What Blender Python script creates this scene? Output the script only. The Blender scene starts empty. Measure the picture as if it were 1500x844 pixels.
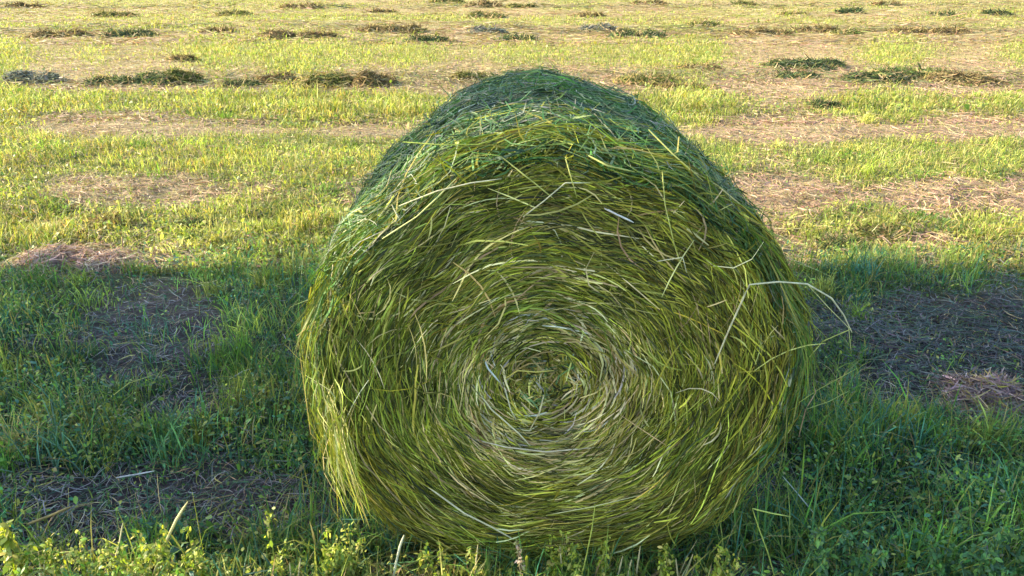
import bpy, math, random
import numpy as np
from mathutils import Vector

rng = np.random.default_rng(11)
random.seed(5)
scene = bpy.context.scene
COL = scene.collection
PI = math.pi

# ------------------------------------------------------------------ camera numbers
CAM_H, PITCH, FPX = 1.58, math.radians(22.5), 1177.0

def pix(px, py, z=0.0):
    """world point at height z that shows at photo pixel (px,py)"""
    u, v = (px - 750) / FPX, (422 - py) / FPX
    dy = math.cos(PITCH) + v * math.sin(PITCH)
    dz = -math.sin(PITCH) + v * math.cos(PITCH)
    t = (z - CAM_H) / dz
    return np.array([u * t, dy * t, z])

def pix_y(px, py, y):
    """world point at distance y that shows at photo pixel (px,py)"""
    u, v = (px - 750) / FPX, (422 - py) / FPX
    dy = math.cos(PITCH) + v * math.sin(PITCH)
    dz = -math.sin(PITCH) + v * math.cos(PITCH)
    t = y / dy
    return np.array([u * t, y, CAM_H + dz * t])

# ------------------------------------------------------------------ noise
def _hash(ix, iy, s):
    h = (ix.astype(np.int64) * 374761393 + iy.astype(np.int64) * 668265263 + s * 1442695041) & 0x7fffffff
    h = ((h ^ (h >> 13)) * 1274126177) & 0x7fffffff
    return ((h ^ (h >> 16)) & 0xffffff) / float(0xffffff)

def vnoise(x, y, s=0):
    x = np.asarray(x, float); y = np.asarray(y, float)
    ix, iy = np.floor(x), np.floor(y)
    fx, fy = x - ix, y - iy
    fx = fx * fx * (3 - 2 * fx); fy = fy * fy * (3 - 2 * fy)
    a = _hash(ix, iy, s); b = _hash(ix + 1, iy, s)
    c = _hash(ix, iy + 1, s); d = _hash(ix + 1, iy + 1, s)
    return (a * (1 - fx) + b * fx) * (1 - fy) + (c * (1 - fx) + d * fx) * fy

def fbm(x, y, s=0, o=4):
    r, a, t = 0, 1.0, 0
    for k in range(o):
        r = r + a * vnoise(np.asarray(x) * 2 ** k, np.asarray(y) * 2 ** k, s + 7 * k); t += a; a *= .5
    return r / t

def sstep(x, a, b):
    t = np.clip((x - a) / (b - a), 0, 1)
    return t * t * (3 - 2 * t)

# ------------------------------------------------------------------ the field as functions of the ground point
GY = [0, 1.7, 2.0, 2.3, 2.6, 3.0, 3.3, 3.6, 3.9, 4.3, 4.7, 5.1, 5.5, 5.9, 6.3, 7.2, 7.7, 8.2, 8.8, 9.7, 10.3, 11.3, 12.6, 13.6, 15, 17, 18.6, 20.5, 23, 27, 32, 40, 60, 600]
GL = [.6, .6, .30, .75, .80, .62, .68, .58, .80, .72, .95, .85, .28, .45, .98, .92, .15, .32, .95, .85, .30, .30, .42, .62, .66, .56, .36, .46, .66, .46, .60, .52, .50, .50]
GR = [.6, .6, .62, .75, .80, .40, .36, .42, .95, .80, .92, .85, .20, .45, 1.0, 1.0, .10, .30, .95, .88, .36, .30, .42, .60, .66, .56, .36, .46, .66, .46, .60, .52, .50, .50]
PATCH = []          # (x, y, rx, ry, amount)
def patch(px, py, rx, ry, amt):
    p = pix(px, py); PATCH.append((p[0], p[1], rx, ry, amt))
patch(180, 640, .42, .17, .5); patch(60, 600, .3, .12, .4); patch(330, 740, .26, .12, -.8); patch(60, 505, .3, .06, -.5); patch(260, 590, .12, .08, -.7); patch(200, 548, .3, .05, -.6); patch(40, 690, .15, .06, -.6); patch(150, 715, .4, .05, -.5); patch(150, 720, .35, .06, -.35)
patch(1290, 640, .30, .16, .45); patch(1200, 700, .25, .12, .3); patch(1400, 560, .35, .16, -.5); patch(1260, 745, .3, .1, .25); patch(1340, 500, .4, .12, -.3)
patch(1380, 440, .6, .25, -.4); patch(1430, 660, .2, .1, .25); patch(1440, 790, .3, .08, .4); patch(300, 465, .4, .06, -.35)
patch(400, 520, .3, .1, -.3); patch(90, 385, .42, .20, -1.0); patch(1445, 590, .3, .12, -.8); patch(1300, 355, .4, .10, -.5); patch(430, 385, .2, .1, -.3)

def green(x, y):
    x = np.asarray(x, float); y = np.asarray(y, float)
    yy = y + (fbm(x * .35 + 3, y * .1, 3, 3) - .5) * .06 * y
    w = sstep(x / np.maximum(y, .5), -.12, .12)
    g = np.interp(yy, GY, GL) * (1 - w) + np.interp(yy, GY, GR) * w
    k = np.clip(y / 6, .35, 3)
    g = .5 + (g - .5) * .85 + (fbm(x * .55 / k, y * 2.4 / k, 17, 3) - .5) * .6 + (fbm(x * 1.5 / k, y * 6 / k, 19, 3) - .5) * 1.35 + (fbm(x * 1.7, y * 3.4, 23, 3) - .5) * 1.1 * (1 - sstep(y, 3.9, 4.4))
    for (cx, cy, rx, ry, am) in PATCH:
        g = g + am * np.exp(-((x - cx) / rx) ** 2 - ((y - cy) / ry) ** 2)
    return np.clip(g, 0, 1)

def hgt(x, y):
    x = np.asarray(x, float); y = np.asarray(y, float)
    far = sstep(y, 40, 200)
    h = (fbm(x * 1.3, y * 2.2, 41, 4) - .5) * .07 + (fbm(x * 9, y * 9, 45, 3) - .5) * .045 * (1 - sstep(y, 5, 8)) + (fbm(x * .2, y * .35, 43, 2) - .5) * .10 * sstep(y, 4, 9)
    bale = np.exp(-((x - .11) / .55) ** 4 - ((y - 2.35) / .8) ** 4)
    return h * (1 - far) * (1 - bale * .8) - .01

# ------------------------------------------------------------------ mesh builders (numpy)
def mesh_from(name, V, F4=None, F3=None, C=None, smooth=False):
    me = bpy.data.meshes.new(name)
    V = np.asarray(V, np.float32).reshape(-1, 3)
    F4 = np.zeros((0, 4), np.int32) if F4 is None else np.asarray(F4, np.int32)
    F3 = np.zeros((0, 3), np.int32) if F3 is None else np.asarray(F3, np.int32)
    n4, n3 = len(F4), len(F3)
    me.vertices.add(len(V)); me.vertices.foreach_set('co', V.ravel())
    idx = np.concatenate([F4.ravel(), F3.ravel()]).astype(np.int32)
    me.loops.add(len(idx)); me.loops.foreach_set('vertex_index', idx)
    me.polygons.add(n4 + n3)
    st = np.concatenate([np.arange(n4) * 4, n4 * 4 + np.arange(n3) * 3]).astype(np.int32)
    me.polygons.foreach_set('loop_start', st)
    me.update(calc_edges=True)
    if C is not None:
        a = me.color_attributes.new('Col', 'FLOAT_COLOR', 'POINT')
        cc = np.ones((len(V), 4), np.float32); cc[:, :3] = np.asarray(C, np.float32).reshape(-1, 3)
        a.data.foreach_set('color', cc.ravel())
    if smooth:
        me.polygons.foreach_set('use_smooth', np.ones(n4 + n3, bool))
    return me

class Soup:
    """collects strips, tubes and lumps that become ONE mesh"""
    def __init__(s): s.V, s.F, s.C, s.n = [], [], [], 0
    def add(s, V, F, C):
        s.V.append(V.reshape(-1, 3)); s.F.append(F.reshape(-1, 4) + s.n); s.C.append(C.reshape(-1, 3)); s.n += len(s.V[-1])
    def strips(s, P, W, S, C):
        """P (N,K,3) centre lines, W (N,K) or (N,1) widths, S (N,3)/(N,K,3) side vectors, C (N,3) colours"""
        N, K = P.shape[:2]
        if N == 0: return
        if S.ndim == 2: S = S[:, None, :]
        W = np.broadcast_to(W, (N, K))
        S = S / np.maximum(np.linalg.norm(S, axis=-1, keepdims=True), 1e-9)
        V = np.stack([P - S * W[..., None] * .5, P + S * W[..., None] * .5], 2)
        base = (np.arange(N) * K * 2)[:, None] + (np.arange(K - 1) * 2)[None]
        F = np.stack([base, base + 1, base + 3, base + 2], -1)
        s.add(V, F, np.repeat(C, K * 2, 0) if C.ndim == 2 else np.repeat(C, 2, 1))
    def tubes(s, P, R, C, n=5):
        N, K = P.shape[:2]
        R = np.broadcast_to(R, (N, K))
        T = np.gradient(P, axis=1); T /= np.maximum(np.linalg.norm(T, axis=-1, keepdims=True), 1e-9)
        up = np.where(np.abs(T[..., 2:3]) > .8, np.array([1., 0, 0]), np.array([0, 0, 1.]))
        A = np.cross(T, up); A /= np.maximum(np.linalg.norm(A, axis=-1, keepdims=True), 1e-9)
        B = np.cross(T, A)
        an = np.arange(n) * 2 * PI / n
        V = P[:, :, None] + R[:, :, None, None] * (A[:, :, None] * np.cos(an)[:, None] + B[:, :, None] * np.sin(an)[:, None])
        i = (np.arange(N) * K * n)[:, None, None] + (np.arange(K - 1) * n)[None, :, None]
        j = np.arange(n); j2 = (j + 1) % n
        F = np.stack([i + j, i + j2, i + n + j2, i + n + j], -1)
        s.add(V, F, np.repeat(C, K * n, 0))
    def lump(s, c, r, col, seed=0, nu=18, nv=8, amp=.35):
        th = np.linspace(0, 2 * PI, nu, endpoint=False); ph = np.linspace(-.35, PI / 2 * .98, nv)
        TH, PH = np.meshgrid(th, ph)
        k = 1 + amp * (fbm(np.cos(TH) * 2 + seed * 3.1 + 5, np.sin(TH) * 2 + PH * 2 + 9, seed, 3) - .5) * 2
        V = np.stack([c[0] + r[0] * k * np.cos(TH) * np.cos(PH), c[1] + r[1] * k * np.sin(TH) * np.cos(PH), c[2] + r[2] * k * np.sin(PH)], -1)
        F = []
        for a in range(nv - 1):
            for b in range(nu):
                F.append((a * nu + b, a * nu + (b + 1) % nu, (a + 1) * nu + (b + 1) % nu, (a + 1) * nu + b))
        s.add(V, np.array(F), np.tile(np.array(col, float), (nu * nv, 1)))
    def build(s, name, mat, parent=None, smooth=False):
        me = mesh_from(name, np.concatenate(s.V), np.concatenate(s.F), None, np.concatenate(s.C), smooth)
        me.materials.append(mat)
        o = bpy.data.objects.new(name, me); COL.objects.link(o)
        if parent: o.parent = parent
        return o

def tag(o, label=None, cat=None, group=None, kind=None):
    for k, v in (('label', label), ('category', cat), ('group', group), ('kind', kind)):
        if v: o[k] = v
    return o

def empty(name, loc=(0, 0, 0)):
    o = bpy.data.objects.new(name, None); COL.objects.link(o); o.location = loc; o.empty_display_size = .1
    return o

def pick(pal, n, w=None, var=.18):
    pal = np.array(pal, float)
    w = None if w is None else np.array(w, float) / np.sum(w)
    i = rng.choice(len(pal), n, p=w)
    v = np.exp(rng.normal(0, var, (n, 1)))
    return np.clip(pal[i] * v * (1 + rng.normal(0, .06, (n, 3))), .003, .9)

def unit(v): return v / np.maximum(np.linalg.norm(v, axis=-1, keepdims=True), 1e-9)

def blades(soup, x, y, h, w, col, bend=.5, lean=None, K=4, z0=None):
    """upright grass blades that droop"""
    n = len(x)
    az = rng.uniform(0, 2 * PI, n)
    d = np.stack([np.cos(az), np.sin(az)], -1)
    b = np.abs(rng.normal(bend, bend * .5, n)) * h
    t = np.linspace(0, 1, K)[None]
    z = hgt(x, y) if z0 is None else z0
    P = np.zeros((n, K, 3))
    fo = (b[:, None] * t ** 1.8)
    P[..., 0] = x[:, None] + d[:, :1] * fo; P[..., 1] = y[:, None] + d[:, 1:] * fo
    if lean is not None:
        P[..., 0] += lean[0] * h[:, None] * t; P[..., 1] += lean[1] * h[:, None] * t
    P[..., 2] = z[:, None] + h[:, None] * (t - .35 * np.minimum(b / h, 1.6)[:, None] * t ** 2.5)
    tw = az + PI / 2 + rng.normal(0, .7, n)
    S = np.stack([np.cos(tw), np.sin(tw), rng.normal(0, .25, n)], -1)
    W = w[:, None] * np.interp(t, [0, .35, .75, 1], [.8, 1, .75, .08])
    soup.strips(P, W, S, col)

def leaflets(soup, c, size, col, flat=.6, aspect=.55):
    """small pointed oval leaves at points c (N,3)"""
    n = len(c)
    az = rng.uniform(0, 2 * PI, n); tilt = rng.normal(.15, flat, n)
    d = np.stack([np.cos(az) * np.cos(tilt), np.sin(az) * np.cos(tilt), np.sin(tilt)], -1)
    s = np.cross(d, unit(np.stack([rng.normal(0, .45, n), rng.normal(0, .45, n), np.ones(n)], -1)))
    t = np.linspace(0, 1, 4)
    P = c[:, None] + d[:, None] * (size[:, None] * t)[..., None]
    P[..., 2] -= (size[:, None] * t ** 2 * .25)
    W = size[:, None] * aspect * np.array([.15, .95, .85, .08])[None]
    soup.strips(P, W, s, col)

def litter(soup, x, y, L, w, col, lift=.012, K=4, curl=.22, spread=PI):
    """straws lying on the ground"""
    n = len(x)
    az = rng.uniform(-spread, spread, n)
    t = np.linspace(-.5, .5, K)[None]
    cv = rng.normal(0, curl, n)[:, None]
    a = az[:, None] + cv * t * 2
    P = np.zeros((n, K, 3))
    P[..., 0] = x[:, None] + L[:, None] * t * np.cos(a); P[..., 1] = y[:, None] + L[:, None] * t * np.sin(a)
    P[..., 2] = hgt(P[..., 0], P[..., 1]) + np.abs(rng.normal(0, lift, n))[:, None] + .004 + (rng.normal(0, .12, n) * L)[:, None] * t
    S = np.stack([-np.sin(az), np.cos(az), rng.normal(0, .5, n)], -1)
    soup.strips(P, w[:, None] * np.array([.6, 1, 1, .4])[None], S, col)

# ------------------------------------------------------------------ materials
def plant_mat(name, trans=.35, rough=.55, spec=.25, nscale=30., namp=.25):
    m = bpy.data.materials.new(name); m.use_nodes = True
    nt = m.node_tree; nd = nt.nodes; lk = nt.links
    nd.clear()
    out = nd.new('ShaderNodeOutputMaterial')
    at = nd.new('ShaderNodeVertexColor'); at.layer_name = 'Col'
    tc = nd.new('ShaderNodeTexCoord')
    no = nd.new('ShaderNodeTexNoise'); no.inputs['Scale'].default_value = nscale; no.inputs['Detail'].default_value = 3
    lk.new(tc.outputs['Object'], no.inputs['Vector'])
    mr = nd.new('ShaderNodeMapRange'); mr.inputs['From Min'].default_value = .3; mr.inputs['From Max'].default_value = .7
    mr.inputs['To Min'].default_value = 1 - namp; mr.inputs['To Max'].default_value = 1 + namp
    lk.new(no.outputs['Fac'], mr.inputs['Value'])
    mx = nd.new('ShaderNodeMix'); mx.data_type = 'RGBA'; mx.blend_type = 'MULTIPLY'; mx.inputs[0].default_value = 1
    lk.new(at.outputs['Color'], mx.inputs[6]); lk.new(mr.outputs['Result'], mx.inputs[7])
    pb = nd.new('ShaderNodeBsdfPrincipled'); pb.inputs['Roughness'].default_value = rough
    pb.inputs['Specular IOR Level'].default_value = spec
    tr = nd.new('ShaderNodeBsdfTranslucent')
    hs = nd.new('ShaderNodeHueSaturation'); hs.inputs['Saturation'].default_value = 1.1; hs.inputs['Value'].default_value = 1.15
    lk.new(mx.outputs[2], hs.inputs['Color'])
    lk.new(mx.outputs[2], pb.inputs['Base Color']); lk.new(hs.outputs['Color'], tr.inputs['Color'])
    ms = nd.new('ShaderNodeMixShader'); ms.inputs[0].default_value = trans
    lk.new(pb.outputs[0], ms.inputs[1]); lk.new(tr.outputs[0], ms.inputs[2]); lk.new(ms.outputs[0], out.inputs[0])
    return m

def ground_mat():
    m = bpy.data.materials.new('field_soil'); m.use_nodes = True
    nt = m.node_tree; nd = nt.nodes; lk = nt.links
    pb = nd['Principled BSDF']; pb.inputs['Roughness'].default_value = .95; pb.inputs['Specular IOR Level'].default_value = .1
    at = nd.new('ShaderNodeVertexColor'); at.layer_name = 'Col'
    tc = nd.new('ShaderNodeTexCoord')
    mp = nd.new('ShaderNodeMapping'); mp.inputs['Scale'].default_value = (.55, 1.5, 1)
    lk.new(tc.outputs['Object'], mp.inputs['Vector'])
    def noise(s, d, vec):
        n = nd.new('ShaderNodeTexNoise'); n.inputs['Scale'].default_value = s; n.inputs['Detail'].default_value = d; n.inputs['Roughness'].default_value = .7
        lk.new(vec, n.inputs['Vector']); return n
    n1 = noise(14, 8, mp.outputs[0]); n2 = noise(90, 6, mp.outputs[0]); n3 = noise(2.2, 6, mp.outputs[0])
    def rng_(n, a, b):
        r = nd.new('ShaderNodeMapRange'); r.inputs['From Min'].default_value = .32; r.inputs['From Max'].default_value = .68
        r.inputs['To Min'].default_value = a; r.inputs['To Max'].default_value = b; lk.new(n.outputs['Fac'], r.inputs['Value']); return r
    def mul(a, b):
        x = nd.new('ShaderNodeMix'); x.data_type = 'RGBA'; x.blend_type = 'MULTIPLY'; x.inputs[0].default_value = 1
        lk.new(a, x.inputs[6]); lk.new(b, x.inputs[7]); return x.outputs[2]
    c = mul(at.outputs['Color'], rng_(n1, .6, 1.4).outputs[0]); c = mul(c, rng_(n2, .6, 1.35).outputs[0]); c = mul(c, rng_(n3, .8, 1.2).outputs[0])
    lk.new(c, pb.inputs['Base Color'])
    ad = nd.new('ShaderNodeMath'); ad.operation = 'ADD'; lk.new(n1.outputs['Fac'], ad.inputs[0]); lk.new(n2.outputs['Fac'], ad.inputs[1])
    bp = nd.new('ShaderNodeBump'); bp.inputs['Strength'].default_value = .9; bp.inputs['Distance'].default_value = .03
    lk.new(ad.outputs[0], bp.inputs['Height']); lk.new(bp.outputs[0], pb.inputs['Normal'])
    return m

M_grass = plant_mat('grass_blades', .42, .6, .2)
M_leaf = plant_mat('leafy_plants', .42, .5, .3, 60)
M_straw = plant_mat('dry_straw', .2, .6, .25)
M_hay = plant_mat('bale_hay', .25, .55, .3, 12, .35)
M_haydry = plant_mat('windrow_hay', .3, .8, .1, 20)
M_bark = plant_mat('bark', 0, .9, .1, 8)
M_ground = ground_mat()

# ------------------------------------------------------------------ palettes (linear)
G_SUN = [(.26, .285, .05), (.32, .315, .07), (.18, .24, .045), (.37, .34, .11), (.10, .15, .035)]
G_SHADE = [(.12, .23, .045), (.18, .27, .05), (.06, .15, .055), (.25, .27, .06), (.06, .15, .09), (.28, .25, .10)]  # same grass as the sunlit palette, with shade put into its colour
TAN = [(.40, .29, .13), (.34, .24, .11), (.46, .36, .18), (.32, .20, .10), (.28, .24, .07)]
PINK = [(.40, .24, .15), (.44, .29, .18), (.32, .18, .12), (.12, .08, .045)]
GREY = [(.17, .16, .15), (.23, .21, .19), (.11, .10, .10), (.32, .29, .25)]

# ------------------------------------------------------------------ ground
def axis(a, b, step, lo, hi, gr=1.12):
    core = list(np.arange(a, b, step))
    s, v, up = step, b, []
    while v < hi: up.append(v); s *= gr; v += s
    up.append(hi)
    s, v, dn = step, a, []
    while v > lo: s *= gr; v -= s; dn.append(v)
    return np.array(dn[::-1] + core + up)
gx = axis(-5.5, 5.5, .045, -700, 700); gy = axis(1.2, 7, .04, -200, 900)
X, Y = np.meshgrid(gx, gy); Z = hgt(X, Y)
nx, ny = len(gx), len(gy)
i = (np.arange(ny - 1) * nx)[:, None] + np.arange(nx - 1)[None]
F = np.stack([i, i + 1, i + 1 + nx, i + nx], -1).reshape(-1, 4)
g = green(X, Y)[..., None]
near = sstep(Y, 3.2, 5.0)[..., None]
soil = np.array([.075, .058, .060]) * (1 - near) + np.array([.36, .27, .14]) * near  # nearer soil painted darker where the shade falls, tan litter beyond
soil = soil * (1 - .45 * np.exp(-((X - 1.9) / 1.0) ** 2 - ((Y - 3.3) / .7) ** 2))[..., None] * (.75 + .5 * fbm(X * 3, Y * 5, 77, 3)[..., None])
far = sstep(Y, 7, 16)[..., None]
gcol = (np.array([.045, .065, .03]) * (1 - near) + np.array([.17, .19, .05]) * near) * (1 - far) + np.array([.27, .25, .06]) * far  # ground green likewise carries the shade in its nearer tone
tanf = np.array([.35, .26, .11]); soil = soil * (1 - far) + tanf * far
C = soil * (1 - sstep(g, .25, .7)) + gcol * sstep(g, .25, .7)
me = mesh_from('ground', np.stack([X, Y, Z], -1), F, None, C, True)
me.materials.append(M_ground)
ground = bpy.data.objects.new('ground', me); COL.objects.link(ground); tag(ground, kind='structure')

# ------------------------------------------------------------------ grass of the field
BALE = dict(cx=.115, y=1.80, L=1.16)
def inside_bale(x, y): return (np.abs(x - BALE['cx']) < .42) & (y > BALE['y'] + .03) & (y < BALE['y'] + BALE['L'] - .05)

def scatter(n, y0, y1, power=2.0, pad=.25):
    """points inside the seen wedge of ground, denser near y0"""
    u = rng.uniform(0, 1, n)
    if power == 1: y = y0 * (y1 / y0) ** u
    else: y = (y0 ** (2 - power) + u * (y1 ** (2 - power) - y0 ** (2 - power))) ** (1 / (2 - power)) if power != 2 else y0 * (y1 / y0) ** u
    half = .69 * (y * .93 + .6) + pad
    x = rng.uniform(-1, 1, n) * half
    return x, y

SG, SL, SF = Soup(), Soup(), Soup(); CXB = BALE['cx']
def grow(n, y0, y1, hmul, wmul, pal, wt=None, leaf=0., thr=(.35, .65)):
    x, y = scatter(n, y0, y1)
    g = green(x, y)
    keep = (rng.uniform(0, 1, n) < sstep(g, *thr) * .74 + np.where(y < 4.2, .10, .13)) & ~inside_bale(x, y)
    x, y, g = x[keep], y[keep], g[keep]
    clump = fbm(x * 6, y * 9, 5, 2)
    h = (.035 + .085 * g * clump * 1.5) * hmul * np.exp(rng.normal(0, .3, len(x)))
    col = pick(pal, len(x), wt)
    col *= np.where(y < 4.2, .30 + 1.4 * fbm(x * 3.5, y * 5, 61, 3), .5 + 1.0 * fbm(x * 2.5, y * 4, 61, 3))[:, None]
    dry_ = rng.uniform(0, 1, len(x)) < .35 * sstep(fbm(x * 1.5, y * 3, 63, 3), .5, .7)
    col[dry_] = col[dry_] * np.array([1.25, 1.0, 1.0])
    w = wmul * np.exp(rng.normal(0, .3, len(x)))
    if leaf > 0:
        lf = rng.uniform(0, 1, len(x)) < leaf * sstep(fbm(x * 1.7, y * 2.4, 91, 2), .35, .6)
        c = np.stack([x[lf], y[lf], hgt(x[lf], y[lf]) + h[lf] * rng.uniform(.2, 1, lf.sum())], -1)
        leaflets(SL, c, w[lf] * 4.2, col[lf] * np.array([1.0, 1.05, .95]))
        x, y, h, w, col = x[~lf], y[~lf], h[~lf], w[~lf], col[~lf]
    blades(SG, x, y, h, w, col, .55)

# shade around the bale
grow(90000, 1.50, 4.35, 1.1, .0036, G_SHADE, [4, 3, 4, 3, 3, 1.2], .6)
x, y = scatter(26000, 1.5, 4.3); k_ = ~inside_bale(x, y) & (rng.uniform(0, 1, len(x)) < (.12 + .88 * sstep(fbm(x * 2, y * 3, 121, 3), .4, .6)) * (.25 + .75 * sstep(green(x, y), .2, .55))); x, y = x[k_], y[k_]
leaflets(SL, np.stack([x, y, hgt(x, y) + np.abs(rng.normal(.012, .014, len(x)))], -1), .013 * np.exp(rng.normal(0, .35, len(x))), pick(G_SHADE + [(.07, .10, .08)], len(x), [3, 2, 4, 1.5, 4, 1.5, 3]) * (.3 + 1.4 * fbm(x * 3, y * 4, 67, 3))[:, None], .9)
# sunlit field, nearer to farther
grow(115000, 4.0, 8.2, .66, .0054, G_SUN, [4, 4, 3, 4, 1.5], .35)
grow(110000, 8.0, 16, .8, .0095, G_SUN, [4, 4, 3, 4, 1], .2)
grow(90000, 16, 45, .7, .019, G_SUN, [4, 4, 3, 5, 1], 0, (.3, .7))
n = 1500; sd = rng.choice([-1, 1], n, p=[.35, .65]); x = CXB + sd * rng.uniform(.30, .78, n); y = rng.uniform(1.76, 2.05, n)
blades(SG, x, y, .13 * np.exp(rng.normal(0, .4, n)), .0036 * np.exp(rng.normal(0, .3, n)), pick(G_SHADE, n, [4, 3, 4, 3, 3, 1.2]), .6)
n = 500; x = CXB + rng.uniform(-.4, .45, n); y = rng.uniform(1.70, 1.785, n)
blades(SG, x, y, .035 * np.exp(rng.normal(0, .4, n)), .0036 * np.exp(rng.normal(0, .3, n)), pick(G_SHADE, n, [4, 3, 4, 3, 3, 1.2]), .6)
# tussocks that stand up out of the sward
def tussocks(m, y0, y1, hm, w, pal, wt, per=110, spread=.045):
    cx, cy = scatter(m * 3, y0, y1); k_ = ~inside_bale(cx, cy) & (green(cx, cy) > .38) & ~((np.abs(cx - CXB) < .75) & (cy > 1.7) & (cy < 3.0)); cx, cy = cx[k_][:m], cy[k_][:m]
    for q in range(len(cx)):
        n = int(per * rng.uniform(.5, 1.4)); sp = spread * rng.uniform(.6, 1.6)
        x = cx[q] + rng.normal(0, sp * 1.4, n); y = cy[q] + rng.normal(0, sp, n)
        tone = pick(pal, 1, wt, .25)
        h = hm * rng.uniform(.6, 1.3) * np.exp(rng.normal(0, .3, n)) * np.exp(-((x - cx[q]) / sp) ** 2 * .15)
        c_ = tone * np.exp(rng.normal(0, .3, (n, 1))); lf = rng.uniform(0, 1, n) < (.45 if q % 2 else .05)
        blades(SG, x[~lf], y[~lf], h[~lf], w * np.exp(rng.normal(0, .3, (~lf).sum())), c_[~lf], .5)
        leaflets(SL, np.stack([x[lf], y[lf], hgt(x[lf], y[lf]) + h[lf] * rng.uniform(.4, 1, lf.sum())], -1), w * 4.5 * np.ones(lf.sum()), c_[lf], .8, .5)
tussocks(150, 1.75, 4.2, .11, .0036, G_SHADE, [5, 4, 2, 3, 2, 1])
tussocks(110, 4.25, 8.5, .085, .006, G_SUN + [(.12, .2, .03)], [4, 4, 3, 3, 1, 3], 70, .07)
# the sunlit strip in front of the bale
n = 2600; x = rng.uniform(-1.35, .62, n); y = rng.uniform(1.50, 1.74, n) - .08 * x * .9
blades(SG, x, y, .06 * np.exp(rng.normal(0, .45, n)), .0045 * np.exp(rng.normal(0, .3, n)), pick(G_SUN + TAN[:3], n, [4, 4, 3, 4, 1, 1, 1, 1.5]), .5)
n = 1300; x = rng.uniform(-1.35, .62, n); y = rng.uniform(1.50, 1.73, n) - .072 * x
leaflets(SL, np.stack([x, y, hgt(x, y) + rng.uniform(.01, .085, n)], -1), .016 * np.exp(rng.normal(0, .3, n)), pick(G_SUN, n, [4, 4, 2, 3, 1]))
grass = SG.build('grass', M_grass); tag(grass, kind='stuff')
weeds = SL.build('leafy_ground_cover', M_leaf); tag(weeds, kind='stuff')

def strew(n, y0, y1, L, w, pal, wt=None, inv=True, spread=PI, lift=.012):
    x, y = scatter(n, y0, y1)
    g = green(x, y)
    keep = (rng.uniform(0, 1, n) < np.clip(1.15 - sstep(g, .3, .85), .42, 1)) & ~inside_bale(x, y)
    x, y = x[keep], y[keep]
    m = len(x); cl_ = pick(pal, m, wt)
    if 4 < y0 < 9:                                   # reddish stubble in the bare strips on the right
        pk = (x > .3) & (rng.uniform(0, 1, m) < .55 * sstep(-green(x, y), -.5, -.25)); cl_[pk] = pick(PINK, pk.sum(), [3, 3, 3, .8])
    litter(SF, x, y, L * np.exp(rng.normal(0, .45, m)), w * np.exp(rng.normal(0, .3, m)), cl_ * (.75 + .5 * fbm(x * 2, y * 3, 31, 3))[:, None], lift, spread=spread)
strew(46000, 1.5, 4.4, .06, .0021, GREY + TAN + [(.08, .15, .05), (.05, .11, .06)], [3, 3, 3, .8, .7, .6, .5, .6, .8, 4, 3], lift=.016)
strew(60000, 4.1, 8.5, .09, .0050, TAN + PINK, [3, 3, 2, 2, 2, 1.2, 1, 1, 1.4])
strew(70000, 8.2, 17, .10, .0075, TAN + PINK, [3, 3, 2, 2, 2, 1, 1, .6, 1.2])
strew(60000, 16, 45, .18, .016, TAN + PINK, [3, 3, 2, 2, 2, .8, .8, .4, .8], spread=.6)
for (ya, yb, n, L, w_) in ((10.6, 12.0, 5200, .16, .010), (18.2, 20.6, 5200, .26, .016), (27, 30, 3000, .4, .024)):
    x = rng.uniform(-1, 1, n) * .75 * yb; y = rng.uniform(ya, yb, n); k_ = fbm(x * .5, y * 1.2, 151, 3) > .5; x, y = x[k_], y[k_]; m = len(x)
    litter(SF, x, y, L * np.exp(rng.normal(0, .4, m)), w_ * np.exp(rng.normal(0, .3, m)), pick([(.13, .10, .04), (.20, .16, .06), (.10, .11, .035), (.30, .23, .11), (.18, .2, .05)], m), .05)
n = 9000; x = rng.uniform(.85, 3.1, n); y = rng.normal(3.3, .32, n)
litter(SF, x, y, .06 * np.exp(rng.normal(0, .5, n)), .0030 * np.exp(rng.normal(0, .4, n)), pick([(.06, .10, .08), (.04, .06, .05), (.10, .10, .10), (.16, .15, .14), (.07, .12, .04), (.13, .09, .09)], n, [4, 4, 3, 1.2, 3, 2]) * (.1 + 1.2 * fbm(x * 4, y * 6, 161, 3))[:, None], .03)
# hay shed round the foot of the bale
n = 900; x = CXB + rng.normal(0, .42, n); y = 1.79 + rng.normal(0, .05, n) + .25 * np.maximum(np.abs(x - CXB) - .4, 0)
litter(SF, x, y, .11 * np.exp(rng.normal(0, .4, n)), .0034 * np.exp(rng.normal(0, .3, n)), pick([(.155, .15, .02), (.2, .18, .03), (.085, .095, .02), (.30, .26, .08), (.08, .14, .04)], n), .025)
straw = SF.build('straw_litter', M_straw); tag(straw, kind='stuff')

# ------------------------------------------------------------------ the bale
CX, CZ, D, BL = BALE['cx'], .597, BALE['y'], BALE['L']
def Rr(th):
    """outline radius of the slumped bale at angle th (0 = right, pi/2 = up)"""
    c, s = np.cos(th), np.sin(th)
    a, b = np.where(c > 0, .632, .662), np.where(s > 0, .600, .655)
    n = np.where(s > 0, 2.0, 2.2)
    r = (np.abs(c / a) ** n + np.abs(s / b) ** n) ** (-1 / n)
    thn = np.mod(th + PI, 2 * PI) - PI
    return r * (1 - .052 * np.exp(-((thn - 2.45) / .38) ** 2)) * (1 - .028 * np.exp(-((thn - .75) / .35) ** 2)) * (1 + .022 * np.exp(-((thn - 1.58) / .5) ** 2)) * (1 + .018 * np.sin(3 * th + 1) + .012 * np.sin(7 * th + 2) + .008 * np.sin(13 * th))
def prof(v):
    """radius factor along the bale, v = 0 front .. 1 back"""
    return np.interp(v, [-.05, 0, .03, .08, .2, .75, .9, 1], [.885, .915, .95, .975, .99, .985, .97, .935])
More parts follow.
